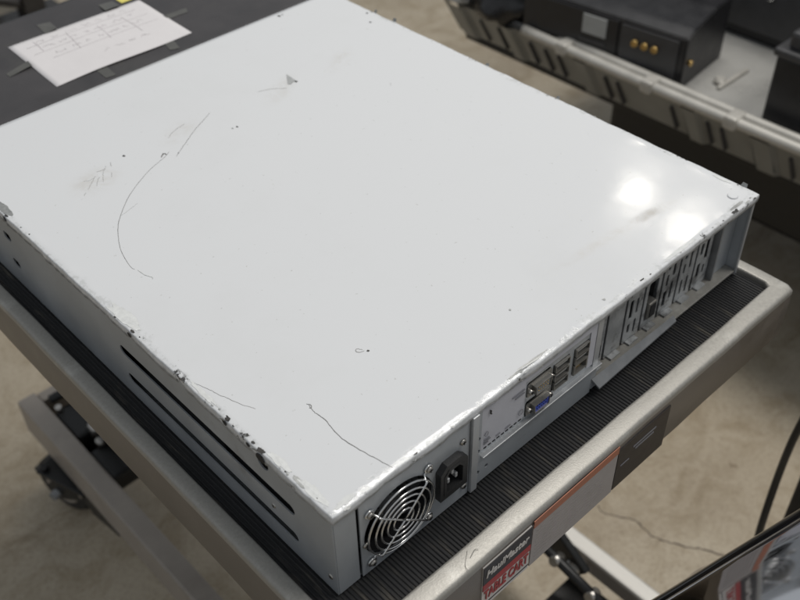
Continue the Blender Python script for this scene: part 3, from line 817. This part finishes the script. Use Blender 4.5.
b.cyl((.098, .665, -.515), (.098, .665, -.505), .006, 'screw', 10); b.cyl((.086, .755, -.508), (.086, .755, -.500), .005, 'screw', 10)
b.cyl((.125, .590, -.545), (.140, .590, -.545), .009, 'black_steel', 12)
b.tube(spline([(.086, .78, -.505), (.112, .765, -.500), (.125, .700, -.505), (.130, .640, -.525), (.128, .585, -.555)], 5), .007, 'black_steel', 10)
b.cyl((.046, .665, -.578), (.056, .665, -.578), .008, 'screw', 10)
b.plate([(.58, -.600), (.64, -.560), (.70, -.560), (.72, -.60), (.66, -.63)], [], .005, (.060, 0, 0), (0, 1, 0), (0, 0, 1), 'black_steel')
cpart(b, 'caster_bracket')

# ------------------------------------------------------------------ the tray behind, with its boxes
TZ = -.25
tray = thing('equipment_tray', 'long grey tray with ribbed skirt and bright tubular rim holding black boxes', 'tray', (1.40, .2, FLOOR))
toff = Vector((-1.40, -.2, -FLOOR))
def tpart(mb, name):
    o = mb.build(name, tray); o.location = toff; return o
def rx(y): return 1.021+.010*((y-.42)/.35)**2*.6-.004
b = MB()
mi = b.mi('tray'); ys = [-.75+1.66*k/40 for k in range(41)]
prev = None
for y in ys:
    x = rx(max(y, .0))
    row = [b.bm.verts.new(p) for p in ((x+.008, y, TZ-.004), (x+.030, y, TZ-.012), (x+.045, y, TZ-.016), (1.80, y, TZ-.016), (1.80, y, TZ-.030), (x+.02, y, TZ-.030))]
    if prev:
        for k in range(6):
            f = b.bm.faces.new((prev[k], row[k], row[(k+1) % 6], prev[(k+1) % 6])); f.material_index = mi
    prev = row
for x, y in ((1.125, .408),): b.cyl((x, y, TZ-.016), (x, y, TZ-.006), .010, 'tube', 12, bev=.003)
b.box((1.105, .395, TZ-.0155), (1.19, .402, TZ-.010), 'tube', .002)
tpart(b, 'tray_plate')
b = MB(); mi = b.mi('skirt'); prev = None
for k in range(240):
    y = -.75+1.68*k/239; x = rx(max(min(y, .8), 0.))
    rib = .009 if (noise.noise(Vector((y*24, 0, 4))) > .16) else 0.
    row = [b.bm.verts.new(p) for p in ((x+.002-rib, y, TZ-.008), (x+.016-rib, y, TZ-.030), (x+.052-rib, y, TZ-.088), (x+.062, y, TZ-.094), (x+.075, y, TZ-.104))]
    if prev:
        for q in range(4):
            f = b.bm.faces.new((prev[q], row[q], row[q+1], prev[q+1])); f.material_index = mi
    prev = row
b.box((1.09, -.75, TZ-.112), (1.78, .93, TZ-.100), 'black_steel', .003); b.box((1.15, -.70, TZ-.250), (1.74, .62, TZ-.1125), 'black_steel', .01)  # second box is black bulk added to deepen the shade under the tray
tpart(b, 'skirt')
b = MB()
for r, dx, dz, m in ((.0088, 0, 0, 'tube'), (.0078, .019, .002, 'tube')):
    b.tube([(rx(max(y, 0))+dx, y, TZ+dz) for y in [-.75+1.48*k/40 for k in range(41)]], r, m, 10)
tpart(b, 'rim_tube')
for y in (.640, .468, .319, .16):
    q = MB(); x = rx(y); q.box((x-.012, y-.011, TZ-.010), (x+.022, y+.011, TZ+.011), 'tube', .005); tpart(q, 'rim_clip')
for lx, ly in ((1.60, .80), (1.72, .10), (1.30, -.02), (1.66, -.6)):
    q = MB(); q.box((lx-.02, ly-.02, FLOOR), (lx+.02, ly+.02, TZ-.112), 'black_steel', .003); tpart(q, 'leg')
for y in (.845, .800, .775, .725, .690, .660, .600, .560, .535, .430, .405, .365, .340, .285, .255, .225, .180):
    q = MB(); x = rx(y)
    q.box((x-.001, y-.0022, -.030), (x+.009, y+.0022, .030), 'grey_black', .002, Matrix.Rotation(.53, 3, 'Y').inverted(), (x+.003, y, 0))  # solid dark strip, the shade inside a skirt slot given as colour
    for v in q.bm.verts: v.co += Vector((.024, 0, TZ-.052))
    tpart(q, 'skirt_slot_shade')

# box with a small display
bx = thing('display_box', 'black instrument box with small grey display window and three brass buttons', 'equipment box', (1.060, .44, TZ-.0155), rz=math.atan2(.27, -.030)+0.)
b = MB()                                                         # local x runs along the front (to the left in the photo), local y towards the camera side
Lb, Db, Hb = .30, .14, .094
t = bmesh.new()
sec = [(0, .0), (0, Hb*.92), (-.02, Hb), (-.085, Hb+.012), (-Db, Hb+.012), (-Db, 0)]
A = [t.verts.new((0, y, z)) for y, z in sec]; B = [t.verts.new((Lb, y, z)) for y, z in sec]
t.faces.new(A); t.faces.new(B[::-1])
for k in range(6): t.faces.new((A[k], B[k], B[(k+1) % 6], A[(k+1) % 6]))
bmesh.ops.recalc_face_normals(t, faces=t.faces[:]); bmesh.ops.bevel(t, geom=t.edges[:], offset=.002, segments=2, affect='EDGES')
for v in t.verts: v.co.y = v.co.y
b.add(t, 'satin_black')
case = b.build('case', bx)
q = MB(); q.box((.012, .0002, .008), (.112, .0030, .080), 'grey_black', .001); q.box((.118, .0002, .006), (.268, .0030, .082), 'satin_black', .001); q.build('front_panel', bx)
q = MB(); q.box((.138, .0028, .046), (.182, .0050, .078), 'lcd', .001); q.box((.138, .0028, .032), (.186, .0045, .037), 'grey_black', .0005); q.build('display', bx)
for k in range(3):
    q = MB(); q.cyl((.050+k*.0175, .0025, .056), (.050+k*.0175, .0090, .056), .0058, 'gold', 16, bev=.001); q.build('button', bx)
q = MB(); q.cyl((-.0005, -.020, .040), (-.004, -.020, .040), .005, 'gold', 12); q.build('screw', bx)

q = MB()
t2 = thing('plain_box', 'plain black box with lighter grey top at the right end of the grey tray', 'equipment box', (1.20, .12, TZ-.0155))
q.box((-.135, -.42, 0), (.25, .180, .112), 'satin_black', .004); q.build('case', t2)
q = MB(); q.box((-.140, -.425, .1121), (.10, .185, .124), 'grey_black', .004); q.box((-.13, -.41, .1242), (.09, .17, .150), 'grey_black', .006); q.build('lid', t2)
t3 = thing('tall_case', 'tall black case standing at the back of the grey tray behind both boxes', 'equipment case', (1.45, .30, TZ-.0155))
q = MB(); q.box((-.165, -.70, 0), (.30, .53, .33), 'satin_black', .008); q.build('case', t3)
q = MB(); q.box((-.172, -.05, .02), (-.166, .36, .30), 'grey_black', .003); q.build('front_panel', t3)
for y in (.0, .13):
    q = MB(); q.cyl((-.172, y, .09), (-.182, y, .09), .008, 'chrome', 14, bev=.002); q.build('knob', t3)

# crumpled black plastic at the end of the tray
def crumple(name, c, s, seed, m, label, cat):
    t = bmesh.new(); bmesh.ops.create_icosphere(t, subdivisions=4, radius=1)
    for v in t.verts:
        n_ = v.co.normalized(); k = 1+.38*noise.noise(n_*2.2+Vector((seed, 0, 0)))+.22*abs(noise.noise(n_*5+Vector((0, seed, 0))))+.07*noise.noise(n_*13)
        v.co = Vector((n_.x*s[0]*k, n_.y*s[1]*k, max(n_.z*s[2]*k, -s[2]*.45)))
    b = MB(); b.add(t, m, smooth=True); o = b.build(name); o.location = c
    return tag(o, label, cat)
crumple('plastic_bag', (1.085, .810, TZ+.024), (.072, .100, .070), 3.1, 'bag', 'crumpled shiny black plastic bag at the left end of the grey tray', 'plastic bag')
crumple('foil_wrap', (1.050, .905, TZ+.005), (.030, .045, .022), 8.2, 'tray', 'small piece of crumpled grey wrap at the tip of the grey tray', 'wrap')

# ------------------------------------------------------------------ glossy panel in the near corner, its pole and cable
n = Vector((-.737, .1716, .6537)).normalized()
p0 = Vector((.2169, -.0959, -.1410)); p1 = Vector((.2916, -.1506, -.0424))
e1 = (p1-p0); e1 = (e1-n*e1.dot(n)).normalized(); e2 = n.cross(e1).normalized()
if e2.dot(Vector((.2525, -.1831, -.0779))-p0) < 0: e2 = -e2
mx = Matrix((e1, e2, e1.cross(e2))).transposed()
POLE = Vector((.600, -.075, FLOOR))
mon = thing('glossy_panel', 'glossy dark panel on a pole in the lower right corner, mirroring the cart', 'panel', POLE)
def slab(Lx, Ly, Th, bev, m, name, drop):
    q = MB(); t = bmesh.new(); bmesh.ops.create_cube(t, size=1)
    for v in t.verts: v.co = Vector((v.co.x*Lx, v.co.y*Ly, v.co.z*Th))
    bmesh.ops.bevel(t, geom=t.edges[:], offset=bev, segments=6, affect='EDGES', profile=.5)
    bmesh.ops.subdivide_edges(t, edges=[e for e in t.edges if e.calc_length() > .06], cuts=18, use_grid_fill=True)
    sg = 1 if n.dot(e1.cross(e2)) > 0 else -1
    for v in t.verts: v.co -= Vector((0, 0, sg))*(0.4*v.co.y**2 + .00025*math.sin(v.co.x*60+v.co.y*25))
    q.add(t, m, smooth=True)
    o = q.build(name, mon)
    c = p0+e1*.05+e2*(.20/2-.003)-n*drop
    o.location = c-POLE; o.rotation_euler = mx.to_euler(); return c
slab(.30, .20, .020, .008, 'frame_black', 'frame', .012)
ctr = slab(.292, .188, .012, .0055, 'gloss', 'polished_face', .006)
q = MB()
q.box((-.013, -.010, .012), (.013, .010, .66), 'post', .003)
q.cyl((0, 0, 0), (0, 0, .012), .10, 'post', 32, bev=.003)
q.build('pole', mon)
q = MB(); q.tube([(0, 0, .26), (-.06, -.06, .28), tuple(ctr-n*.012-POLE)], .014, 'post', 12); q.build('bracket', mon)
q = MB()
q.tube(spline([(.545, -.050, .05), (.545, -.058, -.10), (.540, -.062, -.19), (.540, -.058, -.26), (.545, -.056, -.33), (.538, -.060, -.40), (.535, -.066, -.50), (.55, -.05, -.62), (.60, -.02, FLOOR+.0065), (.72, -.05, FLOOR+.0065)], 8), .0042, 'cable', 12)
tag(q.build('cable'), 'thick black cable hanging down beside the dark pole at the right edge', 'cable')

# ------------------------------------------------------------------ far left corner
t = thing('shelf_post', 'dark steel upright with low side rails behind the black front section', 'shelf frame', (.80, 2.28, FLOOR))
q = MB(); q.box((-.030, -.03, 0), (.030, .03, 1.3), 'post', .004); q.build('upright', t)
q = MB(); q.box((-.09, -.07, 0), (.09, .07, .006), 'post', .002); q.build('foot_plate', t)
q = MB(); q.tube([(-.03, -.02, .06), (-.24, .24, .09)], .016, 'post', 10); q.build('side_rail', t)
q = MB(); q.box((-.75, .10, .03), (-.05, .9, .10), 'rust', .004); q.build('low_deck', t)

# ------------------------------------------------------------------ light
w = bpy.data.worlds.new('World'); S.world = w; w.use_nodes = True
bg = w.node_tree.nodes['Background']; bg.inputs[0].default_value = (.90, .95, 1., 1); bg.inputs[1].default_value = .38
def area(name, loc, target, size, power, col=(1, 1, 1), sy=None):
    l = bpy.data.lights.new(name, 'AREA'); l.energy = power; l.color = col
    l.shape = 'RECTANGLE' if sy else 'SQUARE'; l.size = size
    if sy: l.size_y = sy
    o = bpy.data.objects.new(name, l); COL.objects.link(o); o.location = loc
    o.rotation_euler = (Vector(target)-Vector(loc)).to_track_quat('-Z', 'Y').to_euler(); return o
area('hall_lamp', (4.24, 2.38, 3.2), (.36, .06, 0), .20, 1.9, (1., .94, .84))
area('hall_lamp', (4.10, 1.92, 3.2), (.36, .02, 0), .20, 1.9, (1., .94, .84))
area('overhead_area_light', (1.35, .55, 2.8), (.4, .2, -.2), 1.2, 54, (1., .965, .91), 1.0)
area('overhead_area_light', (1.45, -1.0, 2.8), (.5, .1, -.2), 1.0, 30, (1., .965, .91), .8)  # area light added without a known fixture, brightens right floor and rear faces

# ------------------------------------------------------------------ camera
cam = bpy.data.cameras.new('camera'); co = bpy.data.objects.new('camera', cam); COL.objects.link(co)
cam.sensor_width = 36; cam.sensor_fit = 'HORIZONTAL'; cam.lens = 985/800*36; cam.clip_start = .01; cam.clip_end = 100
co.location = (-.19, -.2686, .5309); co.rotation_mode = 'XYZ'; co.rotation_euler = (.84, .0179, -.7555)
cam.dof.use_dof = True; cam.dof.focus_distance = .66; cam.dof.aperture_fstop = 9
S.camera = co
S.view_settings.view_transform = 'Standard'; S.view_settings.look = 'None'; S.view_settings.exposure = -.05; S.view_settings.gamma = 1
